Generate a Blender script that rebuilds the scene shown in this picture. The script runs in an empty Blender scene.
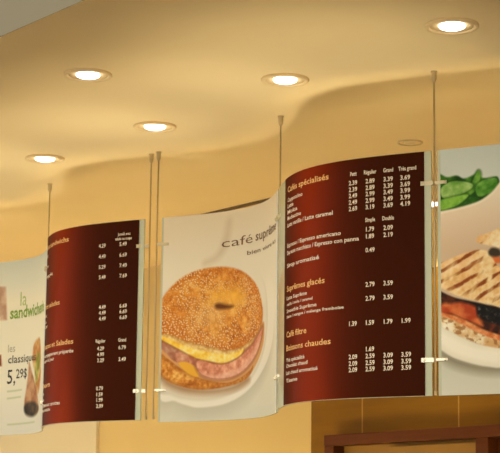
import bpy, bmesh, math
import numpy as np
from mathutils import Vector, Matrix

scene = bpy.context.scene
COL = scene.collection
EYE = 1.6                                   # camera height above the floor

# ------------------------------------------------------------------ camera
cam_data = bpy.data.cameras.new('camera')
cam = bpy.data.objects.new('camera', cam_data)
COL.objects.link(cam)
RIGHT = Vector((0.59674169, 0.80234757, 0.01173592))
UP = Vector((0.130852, -0.1117293, 0.98508594))
FWD = Vector((-0.79169256, 0.58630618, 0.17166232))
m = Matrix((RIGHT, UP, -FWD)).transposed().to_4x4()
m.translation = (4.312632, -3.939327, EYE)
cam.matrix_world = m
cam_data.sensor_width = 36.0
cam_data.lens = 1819.73 / 500 * 36.0
cam_data.clip_end = 60
cam_data.dof.use_dof = True
cam_data.dof.focus_distance = 4.9
cam_data.dof.aperture_fstop = 22.0
scene.camera = cam

# ------------------------------------------------------------------ world and exposure
world = bpy.data.worlds.new('hall_light')
scene.world = world
world.use_nodes = True
wbg = world.node_tree.nodes['Background']
wbg.inputs['Color'].default_value = (1.0, 0.93, 0.78, 1)
wbg.inputs['Strength'].default_value = 1.75
scene.view_settings.view_transform = 'Standard'
scene.view_settings.look = 'None'
scene.view_settings.gamma = 1.0
scene.view_settings.use_curve_mapping = False
scene.view_settings.exposure = 0.0
SPOT_POWER = 700.0
UPLIGHT_POWER = 72.0                           # unseen upward spots added under the boards to brighten the ceiling
SPOT_COLOR = (1.0, 0.93, 0.70)

# ------------------------------------------------------------------ measures
W = 0.8258                                  # spacing of the board joints
ZB, ZT = EYE + 0.471, EYE + 1.271           # bottom and top of the boards
ZC = EYE + 1.538                            # ceiling
AMP, SKEW = 0.1419, -0.0887

def wave(x):
    th = math.pi * x / W
    return AMP * np.sin(th + SKEW * np.sin(th))

def wave_n(x):
    """normal of the wavy surface, pointing to the front (-Y)"""
    h = 1e-4
    d = (wave(x + h) - wave(x - h)) / (2 * h)
    L = np.sqrt(1 + d * d)
    return d / L, -1 / L

def on_wave(x, z, off=0.0):
    nx, ny = wave_n(x)
    return np.stack([x + nx * off, wave(x) + ny * off, z + 0 * x], -1)

def lin(c):
    c = np.asarray(c, float) / 255.0
    return np.where(c <= 0.04045, c / 12.92, ((c + 0.055) / 1.055) ** 2.4)

# ------------------------------------------------------------------ materials
def principled(name, rgb, rough=0.5, metal=0.0, spec=0.5, coat=0.0, coat_rough=0.1):
    mt = bpy.data.materials.new(name); mt.use_nodes = True
    b = mt.node_tree.nodes['Principled BSDF']
    c = lin(rgb)
    b.inputs['Base Color'].default_value = (c[0], c[1], c[2], 1)
    b.inputs['Roughness'].default_value = rough
    b.inputs['Metallic'].default_value = metal
    b.inputs['Specular IOR Level'].default_value = spec
    b.inputs['Coat Weight'].default_value = coat
    b.inputs['Coat Roughness'].default_value = coat_rough
    return mt

def mottled(name, rgb, rgb2, scale, rough=0.8, bump=0.0, stretch=(1, 1, 1), spec=0.3):
    """two close tones mixed by noise, with an optional fine bump"""
    mt = principled(name, rgb, rough, spec=spec)
    nt = mt.node_tree; N = nt.nodes; b = N['Principled BSDF']
    tc = N.new('ShaderNodeTexCoord'); mp = N.new('ShaderNodeMapping')
    mp.inputs['Scale'].default_value = stretch
    no = N.new('ShaderNodeTexNoise'); no.inputs['Scale'].default_value = scale; no.inputs['Detail'].default_value = 5
    mx = N.new('ShaderNodeMix'); mx.data_type = 'RGBA'
    a, c = lin(rgb), lin(rgb2)
    mx.inputs['A'].default_value = (*a, 1); mx.inputs['B'].default_value = (*c, 1)
    L = nt.links
    L.new(tc.outputs['Object'], mp.inputs['Vector']); L.new(mp.outputs['Vector'], no.inputs['Vector'])
    L.new(no.outputs['Fac'], mx.inputs['Factor']); L.new(mx.outputs['Result'], b.inputs['Base Color'])
    if bump:
        bp = N.new('ShaderNodeBump'); bp.inputs['Strength'].default_value = bump; bp.inputs['Distance'].default_value = 0.004
        L.new(no.outputs['Fac'], bp.inputs['Height']); L.new(bp.outputs['Normal'], b.inputs['Normal'])
    return mt

def printed(name, rough, spec, coat=0.0, coat_rough=0.08):
    """ink colours stored on the sheet"""
    mt = principled(name, (255, 255, 255), rough, spec=spec, coat=coat, coat_rough=coat_rough)
    nt = mt.node_tree
    at = nt.nodes.new('ShaderNodeAttribute'); at.attribute_name = 'ink'
    nt.links.new(at.outputs['Color'], nt.nodes['Principled BSDF'].inputs['Base Color'])
    return mt

def acrylic(name):
    mt = bpy.data.materials.new(name); mt.use_nodes = True
    nt = mt.node_tree; N = nt.nodes; N.remove(N['Principled BSDF'])
    tr = N.new('ShaderNodeBsdfTransparent'); tr.inputs['Color'].default_value = (0.80, 0.86, 0.78, 1)
    gl = N.new('ShaderNodeBsdfGlossy'); gl.inputs['Roughness'].default_value = 0.04
    df = N.new('ShaderNodeBsdfDiffuse'); df.inputs['Color'].default_value = (*lin((188, 190, 160)), 1)
    fr = N.new('ShaderNodeFresnel'); fr.inputs['IOR'].default_value = 1.45
    m0 = N.new('ShaderNodeMixShader'); m0.inputs['Fac'].default_value = 1.75
    mx = N.new('ShaderNodeMixShader'); L = nt.links
    L.new(tr.outputs[0], m0.inputs[1]); L.new(df.outputs[0], m0.inputs[2])
    L.new(fr.outputs[0], mx.inputs['Fac']); L.new(m0.outputs[0], mx.inputs[1]); L.new(gl.outputs[0], mx.inputs[2])
    L.new(mx.outputs[0], N['Material Output'].inputs['Surface'])
    return mt

def emitter(name, rgb, strength):
    mt = bpy.data.materials.new(name); mt.use_nodes = True
    nt = mt.node_tree; N = nt.nodes; N.remove(N['Principled BSDF'])
    e = N.new('ShaderNodeEmission'); e.inputs['Color'].default_value = (*rgb, 1); e.inputs['Strength'].default_value = strength
    nt.links.new(e.outputs[0], N['Material Output'].inputs['Surface'])
    return mt

def wood_tiles(name):
    """honey coloured wood panels with pale upright joints"""
    mt = principled(name, (186, 132, 66), 0.6, spec=0.08)
    nt = mt.node_tree; N = nt.nodes; L = nt.links; b = N['Principled BSDF']
    tc = N.new('ShaderNodeTexCoord'); sep = N.new('ShaderNodeSeparateXYZ')
    L.new(tc.outputs['Object'], sep.inputs[0])
    mp = N.new('ShaderNodeMapping'); mp.inputs['Scale'].default_value = (2.0, 2.0, 26.0)
    L.new(tc.outputs['Object'], mp.inputs['Vector'])
    no = N.new('ShaderNodeTexNoise'); no.inputs['Scale'].default_value = 1.6; no.inputs['Detail'].default_value = 6
    L.new(mp.outputs['Vector'], no.inputs['Vector'])
    mx = N.new('ShaderNodeMix'); mx.data_type = 'RGBA'
    mx.inputs['A'].default_value = (*lin((112, 76, 15)), 1); mx.inputs['B'].default_value = (*lin((128, 90, 20)), 1)
    L.new(no.outputs['Fac'], mx.inputs['Factor'])
    # joints every 0.667 m
    ad = N.new('ShaderNodeMath'); ad.operation = 'ADD'; ad.inputs[1].default_value = 10 * 0.667 - 0.321
    md = N.new('ShaderNodeMath'); md.operation = 'MODULO'; md.inputs[1].default_value = 0.667
    lt = N.new('ShaderNodeMath'); lt.operation = 'LESS_THAN'; lt.inputs[1].default_value = 0.008
    L.new(sep.outputs['X'], ad.inputs[0]); L.new(ad.outputs[0], md.inputs[0]); L.new(md.outputs[0], lt.inputs[0])
    m2 = N.new('ShaderNodeMix'); m2.data_type = 'RGBA'; m2.inputs['B'].default_value = (*lin((164, 124, 56)), 1)
    L.new(lt.outputs[0], m2.inputs['Factor']); L.new(mx.outputs['Result'], m2.inputs['A'])
    L.new(m2.outputs['Result'], b.inputs['Base Color'])
    return mt

M = dict(
    ceiling=mottled('cream_ceiling_paint', (232, 207, 156), (227, 201, 150), 3.0, 0.9),
    fascia=mottled('grey_fascia_paint', (132, 124, 104), (126, 118, 98), 3.0, 0.9),
    wall=mottled('warm_cream_plaster', (207, 181, 124), (201, 175, 117), 2.0, 0.85, 0.05),
    wall_pale=mottled('pale_cream_plaster', (212, 198, 168), (206, 192, 160), 2.0, 0.85, 0.05),
    floor=mottled('brown_tile_floor', (62, 48, 36), (56, 43, 32), 4.0, 0.6),
    bounce_block=mottled('pale_bounce_block', (238, 224, 200), (230, 214, 188), 4.0, 0.6),
    tiles=wood_tiles('honey_wood_panelling'),
    dark_wood=mottled('dark_brown_wood', (96, 50, 18), (78, 38, 12), 5.0, 0.55, 0.0, (1, 1, 14), 0.08),
    niche=mottled('olive_brown_board', (150, 108, 40), (140, 100, 36), 3.0, 0.7),
    steel=principled('brushed_steel', (186, 164, 122), 0.45, 0.45),
    clamp=principled('polished_clamp_metal', (236, 226, 204), 0.25, 0.75),
    clamp_dull=principled('satin_clamp_metal', (206, 194, 160), 0.5, 0.6),
    trim=principled('cream_lamp_trim', (222, 192, 138), 0.6),
    cone=principled('cream_reflector', (226, 196, 142), 0.8),
    unlit=principled('unlit_lamp_glass', (214, 190, 140), 0.3),
    glow=emitter('lit_lamp_glass', (1.0, 0.97, 0.93), 3.5),
    slot=principled('dark_slot_metal', (96, 72, 38), 0.7),
    acrylic=acrylic('clear_green_acrylic'),
    board=printed('brown_board_print', 0.6, 0.02, 0.03),
    poster=printed('white_poster_print', 0.55, 0.08, 0.06),
    white=principled('cream_white_ink', (238, 222, 196), 0.5, spec=0.2),
    peach=principled('peach_ink', (240, 186, 112), 0.5, spec=0.2),
    coffee=principled('coffee_ink', (112, 78, 44), 0.5, spec=0.2),
    green=principled('leaf_green_ink', (128, 164, 40), 0.5, spec=0.2),
    pale_green=principled('pale_green_ink', (164, 186, 92), 0.5, spec=0.2),
    grey=principled('pale_grey_ink', (170, 164, 132), 0.5, spec=0.2),
    black=principled('charcoal_ink', (52, 50, 36), 0.5, spec=0.2),
)

# ------------------------------------------------------------------ object helpers
def link(name, mesh, parent=None):
    o = bpy.data.objects.new(name, mesh); COL.objects.link(o)
    if parent: o.parent = parent
    return o

def mesh_obj(name, verts, faces, mat, parent=None, origin=(0, 0, 0), smooth=False, loc=None):
    me = bpy.data.meshes.new(name)
    v = np.asarray(verts, float) - np.asarray(origin, float)
    me.from_pydata(v.tolist(), [], [list(f) for f in faces])
    if mat: me.materials.append(mat)
    if smooth: me.shade_smooth()
    me.update()
    o = link(name, me, parent)
    if loc is not None: o.location = loc
    return o

def bm_obj(name, bm, mat, parent=None, loc=(0, 0, 0), smooth=False):
    me = bpy.data.meshes.new(name)
    bmesh.ops.recalc_face_normals(bm, faces=bm.faces[:])
    bm.to_mesh(me); bm.free()
    me.materials.append(mat)
    if smooth: me.shade_smooth()
    o = link(name, me, parent); o.location = loc
    return o

def add_box(bm, lo, hi, mat4=None, bevel=0.0):
    r = bmesh.ops.create_cube(bm, size=1)
    vs = r['verts']
    for v in vs:
        v.co = Vector(((lo[0] + hi[0]) / 2 + v.co.x * (hi[0] - lo[0]), (lo[1] + hi[1]) / 2 + v.co.y * (hi[1] - lo[1]), (lo[2] + hi[2]) / 2 + v.co.z * (hi[2] - lo[2])))
        if mat4: v.co = mat4 @ v.co
    if bevel:
        es = list({e for v in vs for e in v.link_edges})
        bmesh.ops.bevel(bm, geom=es, offset=bevel, segments=2, affect='EDGES', profile=0.5)

def add_lathe(bm, prof, n=32, closed=False):
    """prof: (radius, z) pairs turned about Z"""
    rings = []
    for r, z in prof:
        if r < 1e-6: rings.append([bm.verts.new((0, 0, z))])
        else: rings.append([bm.verts.new((r * math.cos(2 * math.pi * k / n), r * math.sin(2 * math.pi * k / n), z)) for k in range(n)])
    pairs = list(zip(rings, rings[1:]))
    if closed: pairs.append((rings[-1], rings[0]))
    for a, b in pairs:
        for k in range(n):
            q = [a[k % len(a)], a[(k + 1) % len(a)], b[(k + 1) % len(b)], b[k % len(b)]]
            u = []
            for v in q:
                if v not in u: u.append(v)
            if len(u) > 2: bm.faces.new(u)

def thing(name, label, cat, loc=(0, 0, 0), group=None):
    o = link(name, None); o.location = loc
    o.empty_display_size = 0.1
    o['label'] = label; o['category'] = cat
    if group: o['group'] = group
    return o

def structure(name, lo, hi, mat, bevel=0.0):
    bm = bmesh.new(); add_box(bm, lo, hi, None, bevel)
    o = bm_obj(name, bm, mat)
    o['kind'] = 'structure'
    return o

def copy_tree(src, label):
    r = src.copy(); COL.objects.link(r); r['label'] = label
    for ch in list(src.children):
        c = ch.copy(); COL.objects.link(c); c.parent = r
        for g in list(ch.children):
            d = g.copy(); COL.objects.link(d); d.parent = c
    return r

# ------------------------------------------------------------------ the setting
YF, YW = -1.319, 1.68                       # front edge of the lowered ceiling, face of the back wall
structure('floor', (-14, -9, -0.1), (9, 3, 0), M['floor'])
structure('added_bounce_block', (-14, 0.12, 0), (6, 1.2, 1.15), M['bounce_block'])                 # unseen pale block behind the boards, added to bounce light upward
structure('added_front_block', (-14, -0.75, 0), (6, 0.05, 1.15), M['floor'])               # unseen dark block under the boards, added beneath the upward spots
structure('ceiling', (-14, YF, ZC), (6, 2.2, ZC + 0.08), M['ceiling'])
structure('trim_1', (-14, YF - 0.002, ZC), (6, YF, ZC + 0.9), M['fascia'])       # upright face at the front of the lowered ceiling
structure('wall_back', (-4.72, YW, 0), (-2.733, YW + 0.2, ZC), M['wall'])
structure('wall_left', (-14, YW - 0.02, 0), (-4.72, YW + 0.2, ZC), M['wall_pale'])
structure('wall_right', (-2.733, YW - 0.012, 0), (6, YW + 0.2, EYE + 1.262), M['tiles'])
structure('trim_2', (-2.733, YW, EYE + 1.262), (6, YW + 0.2, ZC), M['wall'])

# ------------------------------------------------------------------ lowered wooden frame on the panelling
FY = YW - 0.012
fr = thing('wooden_frame', 'dark brown wooden frame on the honey coloured wood panelling below the boards', 'frame', (-1.94, FY, EYE - 0.5))
def frame_part(name, lo, hi, mat, bevel=0.004):
    bm = bmesh.new()
    o = Vector(fr.location)
    add_box(bm, Vector(lo) - o, Vector(hi) - o, None, bevel)
    return bm_obj(name, bm, mat, fr)
FT = EYE + 0.517
frame_part('rail', (-2.535, FY - 0.08, FT - 0.052), (-0.6, FY, FT), M['dark_wood'])
frame_part('post', (-2.535, FY - 0.078, EYE - 0.5), (-2.465, FY, FT - 0.0525), M['dark_wood'])
frame_part('post', (-1.49, FY - 0.078, EYE - 0.5), (-1.41, FY, FT - 0.0525), M['dark_wood'])
frame_part('back_board', (-2.464, FY - 0.012, EYE - 0.5), (-1.491, FY, FT - 0.0525), M['niche'], 0)
frame_part('back_board', (-1.409, FY - 0.02, EYE - 0.5), (-0.6, FY, FT - 0.0525), M['dark_wood'], 0)
frame_part('inner_panel', (-2.10, FY - 0.04, EYE - 0.5), (-1.50, FY - 0.0125, FT - 0.066), M['niche'], 0.003)

# ------------------------------------------------------------------ dark air slot in the ceiling behind the bagel poster
bm = bmesh.new()
add_box(bm, (-0.45, -0.015, -0.006), (0.45, -0.009, 0.0)); add_box(bm, (-0.45, 0.009, -0.006), (0.45, 0.015, 0.0))
sl = thing('air_slot', 'thin dark ceiling slot just above the top edge of the bagel poster', 'vent', (-2.45, 0.945, ZC - 0.0005))
bm_obj('slot_frame', bm, M['slot'], sl)
bm = bmesh.new(); add_box(bm, (-0.45, -0.0089, -0.003), (0.45, 0.0089, 0.0)); bm_obj('slot_opening', bm, M['slot'], sl)

# ------------------------------------------------------------------ downlights
def spot(x, y, parent=None, power=None, angle=20, z=None):
    ld = bpy.data.lights.new('spot_light', 'SPOT')
    ld.energy = power or SPOT_POWER; ld.color = SPOT_COLOR
    ld.spot_size = math.radians(angle); ld.spot_blend = 1.0; ld.shadow_soft_size = 0.035
    o = link('spot_light', ld, parent)
    o.location = (0, 0, -0.03) if parent else (x, y, z or ZC - 0.03)
    return o

def downlight(x, y, label, power=None, angle=20, lit=True, size=1.0):
    t = thing('downlight', label, 'ceiling light', (x, y, ZC), 'round downlights in the ceiling')
    bm = bmesh.new()
    add_lathe(bm, [(0.080, 0.0), (0.081, -0.006), (0.078, -0.010), (0.070, -0.0095), (0.066, -0.006), (0.066, 0.0)], 48)
    bm_obj('trim_ring', bm, M['trim' if lit else 'steel'], t, smooth=True)
    bm = bmesh.new()
    add_lathe(bm, [(0.0659, -0.005), (0.055, -0.002), (0.042, -0.001), (0.042, 0.0), (0.0659, 0.0)], 48, True)
    bm_obj('reflector', bm, M['cone'], t, smooth=True)
    bm = bmesh.new()
    add_lathe(bm, [(0.0, -0.016), (0.016, -0.015), (0.030, -0.012), (0.0385, -0.008), (0.0405, -0.004), (0.0405, -0.0005), (0.0, -0.0005)], 40)
    bm_obj('lamp', bm, M['glow' if lit else 'unlit'], t, smooth=True)
    if lit: spot(0, 0, t, power, angle)
    t.scale = (size, size, size)
    return t

downlight(0.436, -0.324, 'lit round downlight at the top right of the ceiling, above the panini poster')
downlight(-0.389, -0.318, 'lit round downlight left of the tall single rod, in front of the coffee price board')
downlight(-1.251, -0.268, 'lit round downlight just above the twin rods beside the bagel poster')
downlight(-2.02, -0.293, 'lit round downlight furthest left, above the sandwich price board')
downlight(-0.753, -0.868, 'lit round downlight nearest the grey ceiling edge at upper left', 400)
downlight(-0.849, 0.649, 'small unlit round downlight just above the top edge of the coffee price board', lit=False, size=0.62)
downlight(-1.741, 1.565, 'small bright downlight by the back wall seen in the gap left of the panini poster', 60, 70)
# lamps of the same rows that stand outside the picture
for x, y, pw in ((-2.85, -0.29, None), (-3.68, -0.29, None), (1.26, -0.32, None), (0.9, -0.868, 400), (-2.5, 0.6, 2500), (-4.2, 0.6, 2500), (-3.3, 0.6, 2500), (-5.2, 0.6, 2500), (-6.4, 0.6, 2500), (-1.6, 0.6, 2500), (-0.4, 0.45, 2500), (0.5, 0.6, 2500)):
    o = spot(x, y, None, pw)
    if y > 0: o.data.color = (1.0, 0.93, 0.60)

for k in range(7):                          # added upward spots make the bright ceiling band and the board shadow
    o = spot(-5.0 + 0.82 * k, -0.38, None, UPLIGHT_POWER, 47, 1.2)
    o.rotation_euler = (math.pi, 0, 0); o.data.shadow_soft_size = 0.14

# ------------------------------------------------------------------ hanging rods
def make_rod(x, y, label):
    t = thing('hanging_rod', label, 'rod', (x, y, ZC), 'steel rods carrying the menu boards')
    h = ZC - ZB - 0.006
    bm = bmesh.new(); add_lathe(bm, [(0.0, -h), (0.0032, -h), (0.0032, -0.03), (0.0, -0.03)], 12)
    bm_obj('rod', bm, M['steel'], t, smooth=True)
    bm = bmesh.new(); add_lathe(bm, [(0.0, -0.036), (0.0045, -0.036), (0.0085, -0.026), (0.0085, -0.004), (0.011, -0.0035), (0.011, 0.0), (0.0, 0.0)], 20)
    bm_obj('ceiling_fitting', bm, M['steel'], t)
    bm = bmesh.new(); add_lathe(bm, [(0.0, -h - 0.004), (0.005, -h - 0.004), (0.005, -h + 0.010), (0.0, -h + 0.010)], 16)
    bm_obj('end_cap', bm, M['steel'], t)
    return t
PAIR = 0.026
rod = make_rod(-3 * W, 0, 'single steel rod between the sandwich poster and the sandwich price board')
for x, lab in ((-2 * W - PAIR, 'left steel rod of the close pair, beside the sandwich price board'),
               (-2 * W + PAIR, 'right steel rod of the close pair, beside the bagel poster'),
               (-W, 'single steel rod between the bagel poster and the coffee price board'),
               (0.0, 'longest steel rod at right, between the coffee price board and panini poster'),
               (-4 * W + PAIR, 'steel rod at the far left end of the sandwich poster'),
               (W - 0.001, 'steel rod at the far right end of the panini poster')):
    r = copy_tree(rod, lab); r.location = (x, 0, ZC)

TEXT = [
    (3, 'Petit', 'w', 'c', 0.6746, 0, 0.0638, 0.0135),
    (3, 'Régulier', 'w', 'c', 0.748, 0, 0.0638, 0.0135),
    (3, 'Grand', 'w', 'c', 0.8229, 0, 0.0638, 0.0135),
    (3, 'Très grand', 'w', 'c', 0.8982, 0, 0.0638, 0.0135),
    (3, '2.39', 'w', 'c', 0.6724, 0, 0.1017, 0.015),
    (3, '2.89', 'w', 'c', 0.748, 0, 0.1017, 0.015),
    (3, '3.39', 'w', 'c', 0.8228, 0, 0.1017, 0.015),
    (3, '3.69', 'w', 'c', 0.8903, 0, 0.1017, 0.015),
    (3, '2.39', 'w', 'c', 0.6724, 0, 0.1296, 0.015),
    (3, '2.89', 'w', 'c', 0.748, 0, 0.1296, 0.015),
    (3, '3.39', 'w', 'c', 0.8228, 0, 0.1296, 0.015),
    (3, '3.69', 'w', 'c', 0.8902, 0, 0.1296, 0.015),
    (3, '2.49', 'w', 'c', 0.6725, 0, 0.1559, 0.015),
    (3, '2.99', 'w', 'c', 0.748, 0, 0.1559, 0.015),
    (3, '3.49', 'w', 'c', 0.8227, 0, 0.1559, 0.015),
    (3, '3.99', 'w', 'c', 0.8901, 0, 0.1559, 0.015),
    (3, '2.49', 'w', 'c', 0.6725, 0, 0.1837, 0.015),
    (3, '2.99', 'w', 'c', 0.748, 0, 0.1837, 0.015),
    (3, '3.49', 'w', 'c', 0.8227, 0, 0.1837, 0.015),
    (3, '3.99', 'w', 'c', 0.8901, 0, 0.1837, 0.015),
    (3, '2.69', 'w', 'c', 0.6726, 0, 0.211, 0.015),
    (3, '3.19', 'w', 'c', 0.748, 0, 0.211, 0.015),
    (3, '3.69', 'w', 'c', 0.8227, 0, 0.211, 0.015),
    (3, '4.19', 'w', 'c', 0.89, 0, 0.211, 0.015),
    (3, 'Simple', 'w', 'c', 0.7481, 0, 0.2649, 0.0135),
    (3, 'Double', 'w', 'c', 0.8226, 0, 0.2649, 0.0135),
    (3, '1.79', 'w', 'c', 0.7481, 0, 0.3046, 0.015),
    (3, '2.09', 'w', 'c', 0.8225, 0, 0.3046, 0.015),
    (3, '1.89', 'w', 'c', 0.7481, 0, 0.3338, 0.015),
    (3, '2.19', 'w', 'c', 0.8225, 0, 0.3338, 0.015),
    (3, '0.49', 'w', 'c', 0.7481, 0, 0.3912, 0.015),
    (3, '2.79', 'w', 'c', 0.7481, 0, 0.5343, 0.015),
    (3, '3.59', 'w', 'c', 0.8222, 0, 0.5343, 0.015),
    (3, '2.79', 'w', 'c', 0.7482, 0, 0.592, 0.015),
    (3, '3.59', 'w', 'c', 0.8222, 0, 0.592, 0.015),
    (3, '1.39', 'w', 'c', 0.6736, 0, 0.6921, 0.015),
    (3, '1.59', 'w', 'c', 0.7482, 0, 0.6921, 0.015),
    (3, '1.79', 'w', 'c', 0.822, 0, 0.6921, 0.015),
    (3, '1.99', 'w', 'c', 0.8925, 0, 0.6921, 0.015),
    (3, '1.69', 'w', 'c', 0.7482, 0, 0.8005, 0.015),
    (3, '2.09', 'w', 'c', 0.6739, 0, 0.8292, 0.015),
    (3, '2.59', 'w', 'c', 0.7482, 0, 0.8292, 0.015),
    (3, '3.09', 'w', 'c', 0.8218, 0, 0.8292, 0.015),
    (3, '3.59', 'w', 'c', 0.8921, 0, 0.8292, 0.015),
    (3, '2.09', 'w', 'c', 0.674, 0, 0.8565, 0.015),
    (3, '2.59', 'w', 'c', 0.7483, 0, 0.8565, 0.015),
    (3, '3.09', 'w', 'c', 0.8218, 0, 0.8565, 0.015),
    (3, '3.59', 'w', 'c', 0.892, 0, 0.8565, 0.015),
    (3, '2.09', 'w', 'c', 0.6741, 0, 0.8822, 0.015),
    (3, '2.59', 'w', 'c', 0.7483, 0, 0.8822, 0.015),
    (3, '3.09', 'w', 'c', 0.8218, 0, 0.8822, 0.015),
    (3, '3.59', 'w', 'c', 0.8919, 0, 0.8822, 0.015),
    (3, 'Cafés spécialisés', 'h', 'l', 0.215, 0.551, 0.0577, 0.02),
    (3, 'Cappuccino', 'w', 'l', 0.215, 0.3768, 0.105, 0.0135),
    (3, 'Latte', 'w', 'l', 0.215, 0.289, 0.132, 0.0135),
    (3, 'Moka', 'w', 'l', 0.215, 0.332, 0.159, 0.0135),
    (3, 'Mochaccino', 'w', 'l', 0.215, 0.365, 0.186, 0.0135),
    (3, 'Latte vanille / Latte caramel', 'w', 'l', 0.215, 0.5737, 0.2165, 0.014),
    (3, 'Espresso / Espresso americano', 'w', 'l', 0.215, 0.6153, 0.307, 0.014),
    (3, 'Espresso macchiato / Espresso con panna', 'w', 'l', 0.215, 0.7001, 0.3388, 0.014),
    (3, 'Sirop aromatisé', 'w', 'l', 0.215, 0.4976, 0.3957, 0.014),
    (3, 'Suprêmes glacés', 'h', 'l', 0.215, 0.531, 0.4971, 0.02),
    (3, 'Latte Suprême', 'w', 'l', 0.215, 0.4178, 0.539, 0.0125),
    (3, 'vanille / moka / caramel', 'w', 'l', 0.215, 0.4571, 0.566, 0.01),
    (3, 'Smoothie Suprême', 'w', 'l', 0.215, 0.4835, 0.595, 0.0125),
    (3, 'fraise / mangue / mélange framboise', 'w', 'l', 0.215, 0.6311, 0.62, 0.01),
    (3, 'Café filtre', 'h', 'l', 0.215, 0.4158, 0.6974, 0.02),
    (3, 'Boissons chaudes', 'h', 'l', 0.215, 0.5657, 0.7563, 0.02),
    (3, 'Thé spécialité', 'w', 'l', 0.215, 0.4017, 0.8084, 0.0125),
    (3, 'Chocolat chaud', 'w', 'l', 0.215, 0.4247, 0.8335, 0.0125),
    (3, 'Lait chaud aromatisé', 'w', 'l', 0.215, 0.4919, 0.8637, 0.0125),
    (3, 'Tisane', 'w', 'l', 0.215, 0.3435, 0.8967, 0.0125),
    (1, 'Jumelé avec', 'w', 'c', 0.8547, 0, 0.0663, 0.0115),
    (1, 'salade ou soupe', 'w', 'c', 0.8516, 0, 0.0894, 0.0115),
    (1, '4.29', 'w', 'c', 0.7364, 0, 0.1172, 0.015),
    (1, '5.49', 'w', 'c', 0.8508, 0, 0.1172, 0.015),
    (1, '4.49', 'w', 'c', 0.7381, 0, 0.172, 0.015),
    (1, '6.69', 'w', 'c', 0.8521, 0, 0.172, 0.015),
    (1, '5.29', 'w', 'c', 0.7396, 0, 0.2255, 0.015),
    (1, '7.49', 'w', 'c', 0.8534, 0, 0.2255, 0.015),
    (1, '5.49', 'w', 'c', 0.7412, 0, 0.2776, 0.015),
    (1, '7.69', 'w', 'c', 0.8547, 0, 0.2776, 0.015),
    (1, '4.49', 'w', 'c', 0.7456, 0, 0.4293, 0.015),
    (1, '6.69', 'w', 'c', 0.8585, 0, 0.4293, 0.015),
    (1, '4.49', 'w', 'c', 0.7464, 0, 0.4581, 0.015),
    (1, '6.69', 'w', 'c', 0.8592, 0, 0.4581, 0.015),
    (1, '4.49', 'w', 'c', 0.7473, 0, 0.4873, 0.015),
    (1, '6.69', 'w', 'c', 0.8599, 0, 0.4873, 0.015),
    (1, 'Régulier', 'w', 'c', 0.7409, 0, 0.5998, 0.014),
    (1, 'Grand', 'w', 'c', 0.8575, 0, 0.5998, 0.014),
    (1, '4.29', 'w', 'c', 0.742, 0, 0.6374, 0.015),
    (1, '6.79', 'w', 'c', 0.8584, 0, 0.6374, 0.015),
    (1, '4.99', 'w', 'c', 0.7429, 0, 0.6671, 0.015),
    (1, '2.29', 'w', 'c', 0.7437, 0, 0.6961, 0.015),
    (1, '3.49', 'w', 'c', 0.8599, 0, 0.6961, 0.015),
    (1, '0.79', 'w', 'c', 0.7422, 0, 0.8368, 0.015),
    (1, '1.59', 'w', 'c', 0.7431, 0, 0.8667, 0.015),
    (1, '1.99', 'w', 'c', 0.7439, 0, 0.894, 0.015),
    (1, '2.09', 'w', 'c', 0.7447, 0, 0.9239, 0.015),
    (1, 'Les sandwichs', 'h', 'l', 0.185, 0.5066, 0.0574, 0.02),
    (1, 'BLT', 'w', 'l', 0.185, 0.228, 0.1061, 0.0125),
    (1, 'Thon', 'w', 'l', 0.185, 0.2382, 0.1611, 0.0125),
    (1, 'Végé grillé', 'w', 'l', 0.185, 0.3329, 0.215, 0.0125),
    (1, 'Nos salades', 'h', 'l', 0.185, 0.4373, 0.3767, 0.02),
    (1, 'Grec', 'w', 'l', 0.185, 0.2393, 0.4236, 0.0125),
    (1, 'Duo', 'w', 'l', 0.185, 0.2295, 0.4566, 0.0125),
    (1, 'César', 'w', 'l', 0.185, 0.2627, 0.4818, 0.0125),
    (1, 'Soupes et Salades', 'h', 'l', 0.185, 0.5669, 0.5884, 0.021),
    (1, 'Accompagnement préparée', 'w', 'l', 0.185, 0.5689, 0.6368, 0.0145),
    (1, 'Soupe du jour', 'w', 'l', 0.185, 0.3926, 0.6641, 0.0135),
    (1, 'Desserts', 'h', 'l', 0.185, 0.3471, 0.7916, 0.018),
    (1, 'Pita', 'w', 'l', 0.185, 0.2201, 0.833, 0.0125),
    (1, 'Pain', 'w', 'l', 0.185, 0.2267, 0.8647, 0.0125),
    (1, 'Gâteau aux carottes', 'w', 'l', 0.185, 0.4678, 0.8942, 0.0145),
    (1, 'Barre tendre', 'w', 'l', 0.185, 0.3587, 0.9207, 0.0135),
    (2, 'café', 't', 'b', 0.3631, 0.5845, 0.1778, 0.036),
    (2, 'suprême', 'd', 'b', 0.6123, 0.9288, 0.1742, 0.036),
    (2, 'bien', 's', 'b', 0.5396, 0.6646, 0.2331, 0.0165),
    (2, 'vivre', 's', 'b', 0.6911, 0.8275, 0.2331, 0.0165),
    (2, 'ici', 's', 'b', 0.854, 0.9184, 0.2331, 0.0165),
    (0, 'sandwicherie', 'g', 'b', 0.3589, 0, 0.3358, 0.054),
    (0, 'la', 'y', 'b', 0.4422, 0, 0.2676, 0.066),
    (0, 'les', 'l', 'b', 0.3525, 0, 0.5282, 0.036),
    (0, 'classiques', 'k', 'b', 0.3554, 0.6406, 0.5917, 0.036),
    (0, '5,', 'k', 'b', 0.3531, 0, 0.7084, 0.064),
    (0, '29$', 'k', 'b', 0.4241, 0.5289, 0.6808, 0.042),
]
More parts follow.
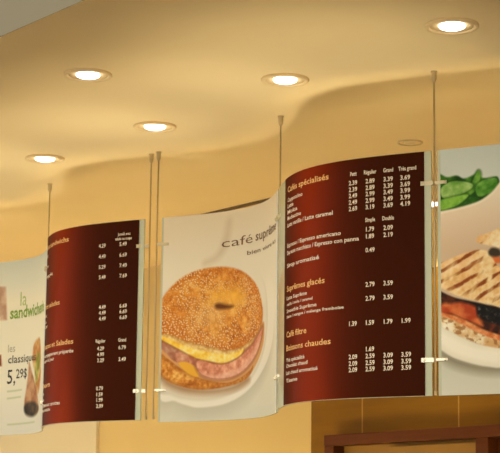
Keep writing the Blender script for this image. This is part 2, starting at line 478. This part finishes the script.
ART = {
    'plate': [(0.039, 0.864), (0.128, 0.912), (0.191, 0.935), (0.255, 0.947), (0.394, 0.935), (0.538, 0.888), (0.686, 0.808), (0.813, 0.723), (0.886, 0.634), (0.895, 0.474), (0.799, 0.36), (0.617, 0.258), (0.449, 0.211), (0.265, 0.208), (0.029, 0.41)],
    'well': [(0.038, 0.82), (0.11, 0.874), (0.181, 0.897), (0.292, 0.906), (0.415, 0.889), (0.537, 0.846), (0.646, 0.771), (0.727, 0.68), (0.76, 0.569), (0.735, 0.433), (0.654, 0.339), (0.499, 0.26), (0.265, 0.238), (0.03, 0.435)],
    'body': [(0.016, 0.544), (0.122, 0.593), (0.347, 0.665), (0.561, 0.639), (0.701, 0.57), (0.721, 0.614), (0.696, 0.694), (0.58, 0.799), (0.414, 0.842), (0.253, 0.831), (0.108, 0.774), (0.02, 0.719)],
    'crumb': [(0.016, 0.544), (0.086, 0.574), (0.176, 0.608), (0.288, 0.645), (0.411, 0.666), (0.533, 0.641), (0.591, 0.608), (0.599, 0.647), (0.52, 0.681), (0.423, 0.697), (0.308, 0.684), (0.176, 0.646), (0.087, 0.604), (0.017, 0.572)],
    'bun_top': [(0.017, 0.571), (0.018, 0.492), (0.04, 0.432), (0.086, 0.362), (0.152, 0.307), (0.243, 0.275), (0.361, 0.271), (0.474, 0.295), (0.57, 0.345), (0.649, 0.413), (0.69, 0.494), (0.692, 0.561), (0.642, 0.613), (0.562, 0.651), (0.481, 0.674), (0.39, 0.677), (0.288, 0.653), (0.176, 0.622), (0.096, 0.587)],
    'hole': [(0.33, 0.455), (0.354, 0.447), (0.407, 0.46), (0.446, 0.468), (0.419, 0.478), (0.369, 0.479), (0.338, 0.473)],
    'glow': [(0.294, 0.447), (0.312, 0.388), (0.384, 0.377), (0.464, 0.376), (0.515, 0.415), (0.508, 0.457), (0.453, 0.465), (0.375, 0.448)],
    'egg': [(0.016, 0.535), (0.053, 0.558), (0.122, 0.588), (0.212, 0.62), (0.307, 0.651), (0.411, 0.673), (0.507, 0.67), (0.513, 0.697), (0.458, 0.723), (0.38, 0.739), (0.299, 0.724), (0.223, 0.703), (0.141, 0.658), (0.054, 0.609), (0.017, 0.583)],
    'ham_left': [(0.017, 0.579), (0.054, 0.602), (0.105, 0.636), (0.15, 0.669), (0.151, 0.716), (0.116, 0.714), (0.055, 0.654), (0.018, 0.623)],
    'ham_mid': [(0.127, 0.68), (0.177, 0.682), (0.251, 0.712), (0.242, 0.745), (0.178, 0.729), (0.133, 0.724)],
    'ham_right': [(0.229, 0.728), (0.26, 0.712), (0.328, 0.736), (0.423, 0.735), (0.507, 0.703), (0.593, 0.663), (0.681, 0.601), (0.702, 0.595), (0.682, 0.651), (0.634, 0.712), (0.55, 0.772), (0.448, 0.81), (0.34, 0.815), (0.267, 0.794), (0.237, 0.762)],
    'ham_rim': [(0.243, 0.776), (0.3, 0.808), (0.381, 0.817), (0.471, 0.8), (0.564, 0.761), (0.634, 0.707), (0.686, 0.635), (0.647, 0.647), (0.593, 0.7), (0.508, 0.757), (0.424, 0.785), (0.329, 0.792)],
    'cheese': [(0.142, 0.727), (0.187, 0.726), (0.237, 0.762), (0.245, 0.797), (0.212, 0.792), (0.17, 0.763)],
    'bun_low': [(0.018, 0.632), (0.055, 0.675), (0.098, 0.713), (0.161, 0.759), (0.243, 0.8), (0.33, 0.826), (0.437, 0.832), (0.565, 0.79), (0.601, 0.764), (0.589, 0.796), (0.523, 0.832), (0.414, 0.852), (0.291, 0.862), (0.198, 0.853), (0.109, 0.826), (0.058, 0.79), (0.02, 0.754)],
    'shade_low': [(0.02, 0.736), (0.057, 0.772), (0.109, 0.817), (0.198, 0.846), (0.311, 0.861), (0.437, 0.85), (0.551, 0.814), (0.566, 0.84), (0.461, 0.872), (0.311, 0.885), (0.181, 0.875), (0.092, 0.843), (0.058, 0.816), (0.021, 0.788)],
    'handle': [(0.426, 0.047), (0.414, 0.134), (0.384, 0.2), (0.332, 0.239), (0.266, 0.258), (0.265, 0.233), (0.32, 0.213), (0.354, 0.172), (0.377, 0.115), (0.394, 0.043)],
    'leaf_back': [(-0.01, 0.104), (0.018, 0.098), (0.049, 0.116), (0.086, 0.113), (0.114, 0.128), (0.152, 0.114), (0.168, 0.099), (0.174, 0.125), (0.207, 0.137), (0.241, 0.133), (0.248, 0.171), (0.223, 0.201), (0.167, 0.233), (0.085, 0.255), (0.017, 0.255), (-0.011, 0.262)],
    'leaf_a': [(0.027, 0.159), (0.07, 0.135), (0.135, 0.147), (0.146, 0.166), (0.107, 0.19), (0.053, 0.207), (0.029, 0.195)],
    'leaf_c': [(0.102, 0.194), (0.135, 0.162), (0.166, 0.101), (0.177, 0.121), (0.161, 0.176), (0.126, 0.202)],
    'leaf_b': [(0.157, 0.169), (0.184, 0.143), (0.237, 0.139), (0.239, 0.176), (0.201, 0.201), (0.167, 0.206)],
    'leaf_e': [(0.005, 0.216), (0.059, 0.202), (0.126, 0.194), (0.113, 0.218), (0.069, 0.243), (0.004, 0.249)],
    'leaf_d': [(0.086, 0.247), (0.113, 0.211), (0.159, 0.206), (0.169, 0.23)],
    'bowl': [(0.004, 0.263), (0.02, 0.256), (0.101, 0.243), (0.172, 0.224), (0.22, 0.192), (0.249, 0.159), (0.256, 0.157), (0.273, 0.141), (0.267, 0.631), (0.003, 0.615)],
    'bread_back': [(0.159, 0.39), (0.166, 0.368), (0.206, 0.358), (0.258, 0.345), (0.266, 0.421), (0.223, 0.413), (0.184, 0.401)],
    'bread_top': [(0.003, 0.492), (0.022, 0.469), (0.064, 0.45), (0.13, 0.428), (0.18, 0.425), (0.205, 0.438), (0.239, 0.494), (0.265, 0.505), (0.267, 0.646), (0.203, 0.641), (0.145, 0.623), (0.079, 0.598), (0.022, 0.564), (0.003, 0.554)],
    'olive_a': [(0.204, 0.433), (0.218, 0.419), (0.246, 0.428), (0.252, 0.451), (0.231, 0.456), (0.209, 0.449)],
    'tomato_a': [(0.18, 0.461), (0.222, 0.453), (0.257, 0.462), (0.256, 0.482), (0.205, 0.478)],
    'filling': [(0.003, 0.566), (0.021, 0.58), (0.071, 0.608), (0.125, 0.625), (0.189, 0.644), (0.255, 0.672), (0.253, 0.773), (0.179, 0.75), (0.106, 0.707), (0.021, 0.664), (0.002, 0.647)],
    'tomato': [(0.021, 0.634), (0.062, 0.632), (0.098, 0.629), (0.152, 0.651), (0.161, 0.691), (0.179, 0.731), (0.115, 0.703), (0.061, 0.676), (0.021, 0.669)],
    'olive_b': [(0.157, 0.657), (0.175, 0.645), (0.217, 0.66), (0.255, 0.672), (0.254, 0.725), (0.207, 0.718), (0.166, 0.691)],
    'salmon': [(0.002, 0.663), (0.021, 0.666), (0.07, 0.681), (0.124, 0.708), (0.188, 0.746), (0.253, 0.773), (0.253, 0.793), (0.179, 0.765), (0.115, 0.727), (0.07, 0.701), (0.021, 0.681), (0.002, 0.679)],
    'bread_low': [(0.002, 0.671), (0.021, 0.678), (0.07, 0.696), (0.124, 0.728), (0.188, 0.762), (0.253, 0.788), (0.253, 0.82), (0.197, 0.811), (0.16, 0.799), (0.106, 0.774), (0.061, 0.746), (0.02, 0.723), (0.002, 0.716)],
    'plate5': [(0.002, 0.716), (0.02, 0.723), (0.061, 0.746), (0.106, 0.774), (0.16, 0.799), (0.253, 0.822), (0.252, 0.893), (0.196, 0.891), (0.141, 0.878), (0.069, 0.85), (0.02, 0.815), (0.002, 0.8)],
    'plate_shade': [(0.002, 0.776), (0.02, 0.815), (0.069, 0.85), (0.141, 0.878), (0.196, 0.89), (0.252, 0.896), (0.252, 0.912), (0.196, 0.91), (0.132, 0.898), (0.06, 0.871), (0.02, 0.835), (0.001, 0.816)],
    'photo_side': [(0.074, 0.119), (0.32, 0.147), (0.336, 0.34), (0.084, 0.348)],
    'photo_side_b': [(0.093, 0.571), (0.301, 0.54), (0.308, 0.603), (0.095, 0.629)],
    'wrap': [(0.552, 0.596), (0.588, 0.655), (0.655, 0.738), (0.716, 0.832), (0.736, 0.877), (0.653, 0.894), (0.567, 0.889), (0.519, 0.864), (0.511, 0.818), (0.532, 0.724), (0.544, 0.652)],
    'wrap_end': [(0.513, 0.841), (0.55, 0.821), (0.63, 0.826), (0.719, 0.854), (0.712, 0.886), (0.637, 0.904), (0.555, 0.899), (0.515, 0.875)],
    'garnish': [(0.616, 0.489), (0.704, 0.475), (0.739, 0.546), (0.76, 0.67), (0.721, 0.777), (0.677, 0.773), (0.64, 0.676), (0.598, 0.611), (0.592, 0.543)],
    'garnish_green': [(0.671, 0.55), (0.73, 0.578), (0.725, 0.633), (0.688, 0.697), (0.654, 0.733), (0.631, 0.658), (0.642, 0.603)],
    'fine_a': [(0.355, 0.748), (0.482, 0.744), (0.482, 0.752), (0.355, 0.757)],
    'fine_b': [(0.357, 0.788), (0.474, 0.783), (0.475, 0.791), (0.357, 0.797)],
    'fine_c': [(0.364, 0.936), (0.657, 0.933), (0.657, 0.941), (0.364, 0.945)],
}

# ------------------------------------------------------------------ painting helpers for the printed pictures
def hash2(ix, iy, k=0):
    n = (ix.astype(np.int64) * 374761393 + iy.astype(np.int64) * 668265263 + k * 974634721) & 0x7fffffff
    n = (n ^ (n >> 13)) * 1274126177 & 0x7fffffff
    return ((n ^ (n >> 16)) & 0xffff) / 65535.0

def vnoise(x, y, k=0):
    ix, iy = np.floor(x), np.floor(y); fx, fy = x - ix, y - iy
    fx = fx * fx * (3 - 2 * fx); fy = fy * fy * (3 - 2 * fy)
    a, b, c, d = hash2(ix, iy, k), hash2(ix + 1, iy, k), hash2(ix, iy + 1, k), hash2(ix + 1, iy + 1, k)
    return (a * (1 - fx) + b * fx) * (1 - fy) + (c * (1 - fx) + d * fx) * fy

def fbm(x, y, k=0, o=4):
    s = 0; a = 0.5; t = 0
    for i in range(o):
        s = s + a * vnoise(x, y, k + i); t += a; a *= 0.5; x = x * 2.03; y = y * 2.03
    return s / t

def specks(x, y, k=0):
    """distance to the nearest random seed point of a jittered grid"""
    ix, iy = np.floor(x), np.floor(y); d = np.full(x.shape, 9.0)
    for a in (-1, 0, 1):
        for b in (-1, 0, 1):
            px = ix + a + hash2(ix + a, iy + b, k); py = iy + b + hash2(ix + a, iy + b, k + 7)
            d = np.minimum(d, np.hypot((x - px), (y - py)))
    return d

def smooth_poly(pts, n=6, smooth=True):
    P = np.array(pts, float) * (W, 0.8)
    if not smooth: return P
    out = []; k = len(P)
    for i in range(k):
        p0, p1, p2, p3 = P[i - 1], P[i], P[(i + 1) % k], P[(i + 2) % k]
        for t in np.linspace(0, 1, n, endpoint=False):
            out.append(0.5 * (2 * p1 + (p2 - p0) * t + (2 * p0 - 5 * p1 + 4 * p2 - p3) * t * t + (3 * p1 - p0 - 3 * p2 + p3) * t ** 3))
    return np.array(out)

def sdf(x, y, pts, smooth=True):
    """signed distance in metres to an outline of the print, negative inside"""
    P = smooth_poly(pts, smooth=smooth); Q = np.roll(P, -1, 0)
    d2 = np.full(x.shape, 1e9); ins = np.zeros(x.shape, bool)
    for (ax, ay), (bx, by) in zip(P, Q):
        ex, ey = bx - ax, by - ay; L = ex * ex + ey * ey
        if L < 1e-12: continue
        t = np.clip(((x - ax) * ex + (y - ay) * ey) / L, 0, 1)
        d2 = np.minimum(d2, (x - ax - t * ex) ** 2 + (y - ay - t * ey) ** 2)
        if ey != 0:
            c = ((ay > y) != (by > y)) & (x < (bx - ax) * (y - ay) / ey + ax)
            ins ^= c
    d = np.sqrt(d2)
    return np.where(ins, -d, d)

def lay(img, mask, rgb):
    rgb = np.asarray(rgb, float)
    return img + (rgb - img) * mask[..., None]

def soft(d, w=0.004):
    return np.clip(0.5 - d / w, 0, 1)

def ramp(v, stops):
    xs = [s[0] for s in stops]
    return np.stack([np.interp(v, xs, [s[1][c] for s in stops]) for c in range(3)], -1)

def S(x, y, name, w=0.006, smooth=True):
    return soft(sdf(x, y, ART[name], smooth), w)

def paint_bagel(s, t):
    x, y = s * W, t * 0.8
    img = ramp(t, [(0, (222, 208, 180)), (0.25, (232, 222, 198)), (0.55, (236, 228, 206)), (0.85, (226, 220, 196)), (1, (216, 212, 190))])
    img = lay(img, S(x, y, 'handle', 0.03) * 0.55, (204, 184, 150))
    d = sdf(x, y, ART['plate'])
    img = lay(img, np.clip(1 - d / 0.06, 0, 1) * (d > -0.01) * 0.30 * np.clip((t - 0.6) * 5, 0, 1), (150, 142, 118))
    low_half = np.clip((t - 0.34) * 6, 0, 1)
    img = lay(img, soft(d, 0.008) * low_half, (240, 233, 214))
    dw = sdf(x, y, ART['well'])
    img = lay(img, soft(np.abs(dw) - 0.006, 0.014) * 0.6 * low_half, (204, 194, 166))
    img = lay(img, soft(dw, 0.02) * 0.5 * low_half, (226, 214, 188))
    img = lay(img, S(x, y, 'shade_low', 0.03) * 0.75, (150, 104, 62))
    n1 = fbm(x * 30, y * 30, 1); n2 = fbm(x * 90, y * 90, 5)
    # lower half
    img = lay(img, S(x, y, 'body', 0.008), (216, 160, 98))
    db = sdf(x, y, ART['bun_low'])
    low = ramp(n2 * 0.6 + n1 * 0.4, [(0.25, (164, 88, 26)), (0.5, (214, 138, 52)), (0.75, (244, 194, 104))])
    low = lay(low, np.clip(1 + db / 0.02, 0, 1) * 0.5, (150, 80, 30))
    img = lay(img, soft(db, 0.006), low)
    # fillings
    ham = ramp(n1 * 0.5 + n2 * 0.5, [(0.3, (200, 118, 86)), (0.55, (232, 160, 124)), (0.8, (250, 200, 164))])
    img = lay(img, S(x, y, 'ham_left'), ham * 0.80)
    img = lay(img, S(x, y, 'ham_mid'), ham * 0.93)
    img = lay(img, S(x, y, 'cheese'), (238, 178, 56))
    dh = sdf(x, y, ART['ham_right'])
    img = lay(img, np.clip(1 - np.abs(dh) / 0.012, 0, 1) * 0.55, (120, 60, 40))
    img = lay(img, soft(dh, 0.006), ham)
    img = lay(img, S(x, y, 'ham_rim', 0.012) * 0.55, (238, 190, 164))
    img = lay(img, soft(np.abs(dh + 0.002) - 0.0015, 0.004) * 0.6, (150, 80, 58))
    de = sdf(x, y, ART['egg'])
    egg = ramp(n1 * 0.6 + n2 * 0.4, [(0.3, (240, 184, 44)), (0.5, (255, 218, 90)), (0.75, (255, 244, 180))])
    img = lay(img, np.clip(1 - np.abs(de) / 0.010, 0, 1) * 0.5, (130, 76, 30))
    img = lay(img, soft(de, 0.006), egg)
    # pale crumb under the crust of the upper half, then the crust with its sesame seeds
    dt = sdf(x, y, ART['bun_top'])
    dc = sdf(x, y, ART['crumb'])
    img = lay(img, soft(dc, 0.008), ramp(n2, [(0.3, (220, 170, 92)), (0.7, (250, 222, 150))]))
    v = n1 * 0.5 + n2 * 0.5
    top = ramp(v, [(0.25, (180, 92, 18)), (0.5, (230, 148, 48)), (0.75, (252, 198, 100))])
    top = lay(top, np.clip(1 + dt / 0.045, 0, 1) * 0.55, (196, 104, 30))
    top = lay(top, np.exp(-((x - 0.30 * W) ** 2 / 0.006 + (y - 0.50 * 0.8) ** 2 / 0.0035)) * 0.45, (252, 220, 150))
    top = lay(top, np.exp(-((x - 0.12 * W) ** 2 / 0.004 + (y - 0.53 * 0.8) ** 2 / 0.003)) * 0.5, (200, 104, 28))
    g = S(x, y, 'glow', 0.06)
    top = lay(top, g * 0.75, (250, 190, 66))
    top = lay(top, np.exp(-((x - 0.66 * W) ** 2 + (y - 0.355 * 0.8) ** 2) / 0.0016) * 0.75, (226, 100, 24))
    q = specks(x * 100, y * 100, 3)
    dens = np.clip(fbm(x * 16, y * 16, 41) * 5 - 1.5, 0.3, 1) * (1 - 0.7 * g)
    top = lay(top, soft(q - 0.55, 0.5) * 0.35 * dens, (176, 96, 28))
    top = lay(top, soft(q - 0.26, 0.26) * 0.85 * dens, (254, 234, 184))
    top = lay(top, S(x, y, 'hole', 0.014), (104, 54, 16))
    img = lay(img, np.clip(1 - np.abs(dt) / 0.010, 0, 1) * 0.4 * (t > 0.5), (140, 80, 34))
    img = lay(img, soft(dt, 0.008), top)
    return img

def paint_panini(s, t):
    s = 0.27 - np.abs(s - 0.27)
    x, y = s * W, t * 0.8
    n1 = fbm(x * 28, y * 28, 11); n2 = fbm(x * 80, y * 80, 15)
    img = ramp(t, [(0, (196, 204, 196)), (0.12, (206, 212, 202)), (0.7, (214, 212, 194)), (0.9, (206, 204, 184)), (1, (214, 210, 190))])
    # leaves
    img = lay(img, S(x, y, 'leaf_back'), ramp(n1, [(0.3, (24, 62, 10)), (0.55, (52, 104, 24)), (0.75, (92, 150, 44))]))
    for nm, lo, hi in (('leaf_c', (62, 118, 28), (118, 172, 60)), ('leaf_d', (28, 76, 14), (62, 116, 30)), ('leaf_b', (58, 120, 28), (132, 186, 78)),
                       ('leaf_a', (96, 150, 52), (172, 204, 120)), ('leaf_e', (80, 146, 30), (158, 204, 84))):
        d = sdf(x, y, ART[nm])
        img = lay(img, np.clip(1 - np.abs(d) / 0.008, 0, 1) * 0.6, (22, 60, 10))
        img = lay(img, soft(d, 0.005), ramp(n1 * 0.6 + n2 * 0.4, [(0.3, lo), (0.7, hi)]))
    # bowl
    db = sdf(x, y, ART['bowl'])
    img = lay(img, soft(db, 0.006), ramp(t, [(0.2, (238, 222, 194)), (0.3, (226, 202, 172)), (0.42, (212, 182, 150))]))
    img = lay(img, soft(np.abs(db + 0.005) - 0.003, 0.006) * 0.6 * (t < 0.3), (248, 238, 216))
    dp = sdf(x, y, ART['plate5'])
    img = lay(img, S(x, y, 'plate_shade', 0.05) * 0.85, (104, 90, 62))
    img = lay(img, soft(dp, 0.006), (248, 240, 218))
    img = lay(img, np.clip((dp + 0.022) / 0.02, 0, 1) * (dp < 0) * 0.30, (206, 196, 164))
    # bread
    def grill(k, ph):
        c = ramp(n1 * 0.5 + n2 * 0.5, [(0.3, (226, 176, 108)), (0.5, (244, 212, 154)), (0.75, (254, 238, 200))])
        u = (y * 0.88 + x * 0.47) / 0.034 + 0.9 * fbm(x * 9, y * 9, 51) + ph
        gap = np.clip(fbm(x * 24 + 0.4 * y * 24, y * 10, 61) * 6 - 2.2, 0, 1)
        bar = np.clip(np.cos(2 * math.pi * u) * 2.0 - 0.5 + (n2 - 0.5) * 2.0, 0, 1) * gap
        return lay(lay(c, gap * 0.35 * np.clip(n1 * 3 - 0.9, 0, 1), (222, 140, 60)), bar * k, (136, 62, 16))
    img = lay(img, S(x, y, 'bread_back'), grill(0.5, 0.2))
    img = lay(img, S(x, y, 'tomato_a'), (214, 112, 54))
    da = sdf(x, y, ART['bread_top'])
    img = lay(img, S(x, y, 'filling'), ramp(n1, [(0.4, (20, 14, 8)), (0.6, (64, 30, 14)), (0.8, (140, 56, 26))]))
    img = lay(img, S(x, y, 'tomato', 0.012), ramp(n1, [(0.3, (176, 66, 30)), (0.7, (222, 124, 66))]))
    img = lay(img, S(x, y, 'olive_b', 0.010), ramp(n2, [(0.3, (10, 10, 10)), (0.65, (28, 24, 22)), (0.85, (110, 104, 96))]))
    img = lay(img, soft(da, 0.006), grill(0.95, 0.0))
    img = lay(img, np.clip((da + 0.014) / 0.012, 0, 1) * (da < 0.002) * 0.45 * (t > 0.5), (250, 226, 170))
    img = lay(img, S(x, y, 'olive_a', 0.008), (62, 52, 36))
    dl = sdf(x, y, ART['bread_low'])
    img = lay(img, soft(dl, 0.006), ramp(n1, [(0.3, (214, 168, 110)), (0.5, (240, 222, 180)), (0.75, (250, 240, 214))]))
    img = lay(img, soft(dl, 0.006) * np.clip((n2 - 0.52) * 8, 0, 1) * 0.7, (150, 92, 44))
    img = lay(img, S(x, y, 'salmon'), ramp(n2, [(0.3, (204, 104, 50)), (0.7, (236, 164, 104))]))
    return img

def paint_sandwich(s, t):
    x, y = s * W, t * 0.8
    img = ramp(t, [(0, (206, 212, 200)), (0.12, (222, 224, 208)), (0.25, (242, 236, 210)), (0.7, (240, 234, 210)), (1, (222, 218, 200))])
    n1 = fbm(x * 26, y * 26, 21)
    img = lay(img, S(x, y, 'photo_side', 0.01, False) * 0.8, ramp(n1, [(0.3, (176, 128, 100)), (0.7, (214, 180, 150))]))
    img = lay(img, S(x, y, 'photo_side_b', 0.01, False), (136, 66, 38))
    img = lay(img, S(x, y, 'garnish', 0.012), ramp(n1, [(0.35, (196, 128, 66)), (0.65, (226, 190, 124))]))
    img = lay(img, S(x, y, 'garnish_green', 0.012), ramp(n1, [(0.35, (140, 140, 50)), (0.65, (196, 190, 104))]))
    img = lay(img, S(x, y, 'wrap', 0.012), ramp(n1, [(0.3, (164, 104, 66)), (0.7, (206, 156, 112))]))
    img = lay(img, S(x, y, 'wrap_end', 0.016), ramp(n1, [(0.3, (42, 34, 24)), (0.7, (96, 72, 50))]))
    for k in ('fine_a', 'fine_b', 'fine_c'): img = lay(img, S(x, y, k, 0.006, False) * 0.5, (160, 176, 116))
    return img

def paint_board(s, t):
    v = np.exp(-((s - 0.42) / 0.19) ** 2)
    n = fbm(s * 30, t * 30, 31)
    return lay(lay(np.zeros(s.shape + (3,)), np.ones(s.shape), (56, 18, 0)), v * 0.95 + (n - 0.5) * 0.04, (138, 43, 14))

# ------------------------------------------------------------------ boards
def slab(name, x0, x1, o0, o1, nx, nz, mat, parent, z0=ZB, z1=ZT, painter=None, xs_ref=None):
    """a curved sheet following the wave between two offsets from it (o1 is the front)"""
    org = np.array(parent.location)
    xs = np.linspace(x0, x1, nx + 1); zs = np.linspace(z1, z0, nz + 1)
    X, Z = np.meshgrid(xs, zs)
    F = on_wave(X, Z, o1).reshape(-1, 3); n = len(F)
    bx = 48; xb = np.linspace(x0, x1, bx + 1)
    # coarse back: two rows
    Xb, Zb = np.meshgrid(xb, np.array([z1, z0]))
    B = on_wave(Xb, Zb, o0).reshape(-1, 3)
    j = np.arange(nz)[:, None] * (nx + 1) + np.arange(nx)[None, :]
    faces = np.stack([j, j + nx + 1, j + nx + 2, j + 1], -1).reshape(-1, 4).tolist()
    for k in range(bx): faces.append([n + k, n + k + 1, n + bx + 1 + k + 1, n + bx + 1 + k])
    # rims (own vertices, so the print keeps its colours)
    V = [F, B]; base = n + len(B)
    def rim(a, b):
        nonlocal base
        k = len(a); V.append(a); V.append(b)
        for i in range(k - 1): faces.append([base + i, base + i + 1, base + k + i + 1, base + k + i])
        base += 2 * k
    rim(on_wave(xb, 0 * xb + z1, o1), on_wave(xb, 0 * xb + z1, o0))
    rim(on_wave(xb, 0 * xb + z0, o0), on_wave(xb, 0 * xb + z0, o1))
    zz = np.array([z1, z0])
    rim(on_wave(0 * zz + x0, zz, o0), on_wave(0 * zz + x0, zz, o1))
    rim(on_wave(0 * zz + x1, zz, o1), on_wave(0 * zz + x1, zz, o0))
    V = np.concatenate(V)
    o = mesh_obj(name, V, faces, mat, parent, org)
    o.data.shade_smooth()
    if painter:
        s = (X - xs_ref) / W; t = (ZT - Z) / 0.8
        c = np.ones((len(V), 4)); c[:, :3] = 0.75
        c[:n, :3] = lin(np.clip(painter(s, t), 0, 255)).reshape(-1, 3)
        at = o.data.color_attributes.new('ink', 'FLOAT_COLOR', 'POINT')
        at.data.foreach_set('color', c.ravel())
    return o

STYLES = {'w': ('white', 0.017), 'h': ('peach', 0.016), 't': ('coffee', -0.004), 'd': ('coffee', 0.014), 's': ('coffee', 0.010),
          'g': ('green', 0.022), 'y': ('pale_green', -0.004), 'l': ('grey', 0.0), 'k': ('black', 0.008)}
PART = {'w': 'item_name', 'h': 'section_heading', 't': 'title', 'd': 'title', 's': 'slogan', 'g': 'title', 'y': 'title', 'l': 'section_heading', 'k': 'section_heading'}
_tc = {}
def glyphs(string, bold):
    """flat outline mesh of a string at size 1: vertices, faces, width, capital height"""
    key = (string, bold)
    if key in _tc: return _tc[key]
    cu = bpy.data.curves.new('text', 'FONT'); cu.body = string; cu.size = 1.0
    cu.resolution_u = 2; cu.offset = bold; cu.fill_mode = 'FRONT'
    ob = bpy.data.objects.new('text', cu); COL.objects.link(ob)
    dg = bpy.context.evaluated_depsgraph_get(); dg.update()
    me = bpy.data.meshes.new_from_object(ob.evaluated_get(dg))
    v = np.zeros(len(me.vertices) * 3); me.vertices.foreach_get('co', v); v = v.reshape(-1, 3)
    f = [list(p.vertices) for p in me.polygons]
    bpy.data.objects.remove(ob); bpy.data.curves.remove(cu); bpy.data.meshes.remove(me)
    _tc[key] = (v, f, v[:, 0].min(), v[:, 0].max())
    return _tc[key]
CAP = 0.70

def letter_board(i, parent):
    org = np.array(parent.location); a = (i - 4) * W
    for (k, string, sty, al, s0, s1, t, cap) in TEXT:
        if k != i: continue
        ink, bold = STYLES[sty]
        v, f, mn, mxx = glyphs(string, bold)
        size = cap / CAP
        w = (mxx - mn) * size
        if al == 'c': xs = 0.88 if string[0].isdigit() else 0.68
        elif s1: xs = (s1 - s0) * W / w
        else: xs = 0.92
        x = (v[:, 0] - mn) * size * xs
        tb = t + (cap / 2 / 0.8 if al in 'cl' else 0)
        X = a + s0 * W + x - (w * xs / 2 if al == 'c' else 0)
        Z = ZT - tb * 0.8 + v[:, 1] * size
        P = on_wave(X, Z, 0.0062)
        pn = PART[sty]
        if sty == 'w': pn = 'price' if string[0].isdigit() else ('column_heading' if al == 'c' else 'item_name')
        mesh_obj(pn, P, f, M[ink], parent, org)

def clamp(x_rod, x_sheet, z, parent, mat):
    """bar from the rod to the sheet, with a round knob on the sheet"""
    org = Vector(parent.location)
    sgn = 1 if x_sheet > x_rod else -1
    p0 = Vector((x_rod + sgn * 0.0053, 0, z)); p1 = Vector(on_wave(np.array([x_sheet]), np.array([z]), 0.001)[0])
    d = p1 - p0; L = d.length; ex = d.normalized(); ez = Vector((0, 0, 1)); ey = ez.cross(ex)
    mt = Matrix((ex, ey, ez)).transposed().to_4x4(); mt.translation = p0 - org
    bm = bmesh.new(); add_box(bm, (0, -0.009, -0.0055), (L, 0.009, 0.0055), mt, 0.0015)
    o = bm_obj('clamp', bm, mat, parent)
    bm = bmesh.new(); add_lathe(bm, [(0, 0), (0.0045, 0), (0.0045, 0.003), (0.003, 0.004), (0, 0.004)], 14)
    s = -1 if ey.y > 0 else 1
    k = Matrix((ex, ez, ey * s)).transposed().to_4x4(); k.translation = p0 + ex * (L * 0.8) + ey * s * 0.009 - org
    bmesh.ops.transform(bm, matrix=k, verts=bm.verts[:])
    bm_obj('screw', bm, mat, o)

BOARDS = [
    ('menu_poster', 'white wavy sandwich poster with green lettering at the far left', 'poster', paint_sandwich, M['poster'], 330, 300),
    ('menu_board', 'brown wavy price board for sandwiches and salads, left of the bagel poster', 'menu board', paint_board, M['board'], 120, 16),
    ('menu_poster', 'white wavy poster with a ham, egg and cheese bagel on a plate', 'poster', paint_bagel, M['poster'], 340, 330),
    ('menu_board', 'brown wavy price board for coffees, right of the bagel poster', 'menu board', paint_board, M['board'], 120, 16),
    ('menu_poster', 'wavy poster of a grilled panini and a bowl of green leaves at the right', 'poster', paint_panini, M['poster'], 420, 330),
]
for i, (nm, lab, cat, painter, mat, nx, nz) in enumerate(BOARDS):
    a, b = (i - 4) * W, (i - 3) * W
    # joints carry one rod (even) or a close pair (odd)
    ra = a + (PAIR if i in (0, 2) else 0.0); rb = b - (PAIR if i == 1 else 0.0)
    if i == 4: rb = b - 0.001
    t = thing(nm, lab, cat, ((a + b) / 2, 0, ZB), 'wavy menu panels in the hanging row')
    ea = ra + 0.010; eb = rb - 0.010
    drop = 0.010 if i == 2 else 0.0
    slab('acrylic_sheet', ea, eb, -0.003, 0.003, 64, 1, M['acrylic'], t, ZB - drop)
    left = {1: 0.130, 2: 0.009, 3: 0.130, 4: 0.010}.get(i, 0.022)     # the brown boards keep a wide clear margin at the left
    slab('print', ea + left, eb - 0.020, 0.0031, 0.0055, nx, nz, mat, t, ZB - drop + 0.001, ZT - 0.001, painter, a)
    letter_board(i, t)
    for z in (EYE + 1.163, EYE + 0.586):
        mt = M['clamp_dull'] if z > EYE + 1 else M['clamp']
        clamp(ra, ea + 0.030, z, t, mt); clamp(rb, eb - 0.030, z, t, mt)
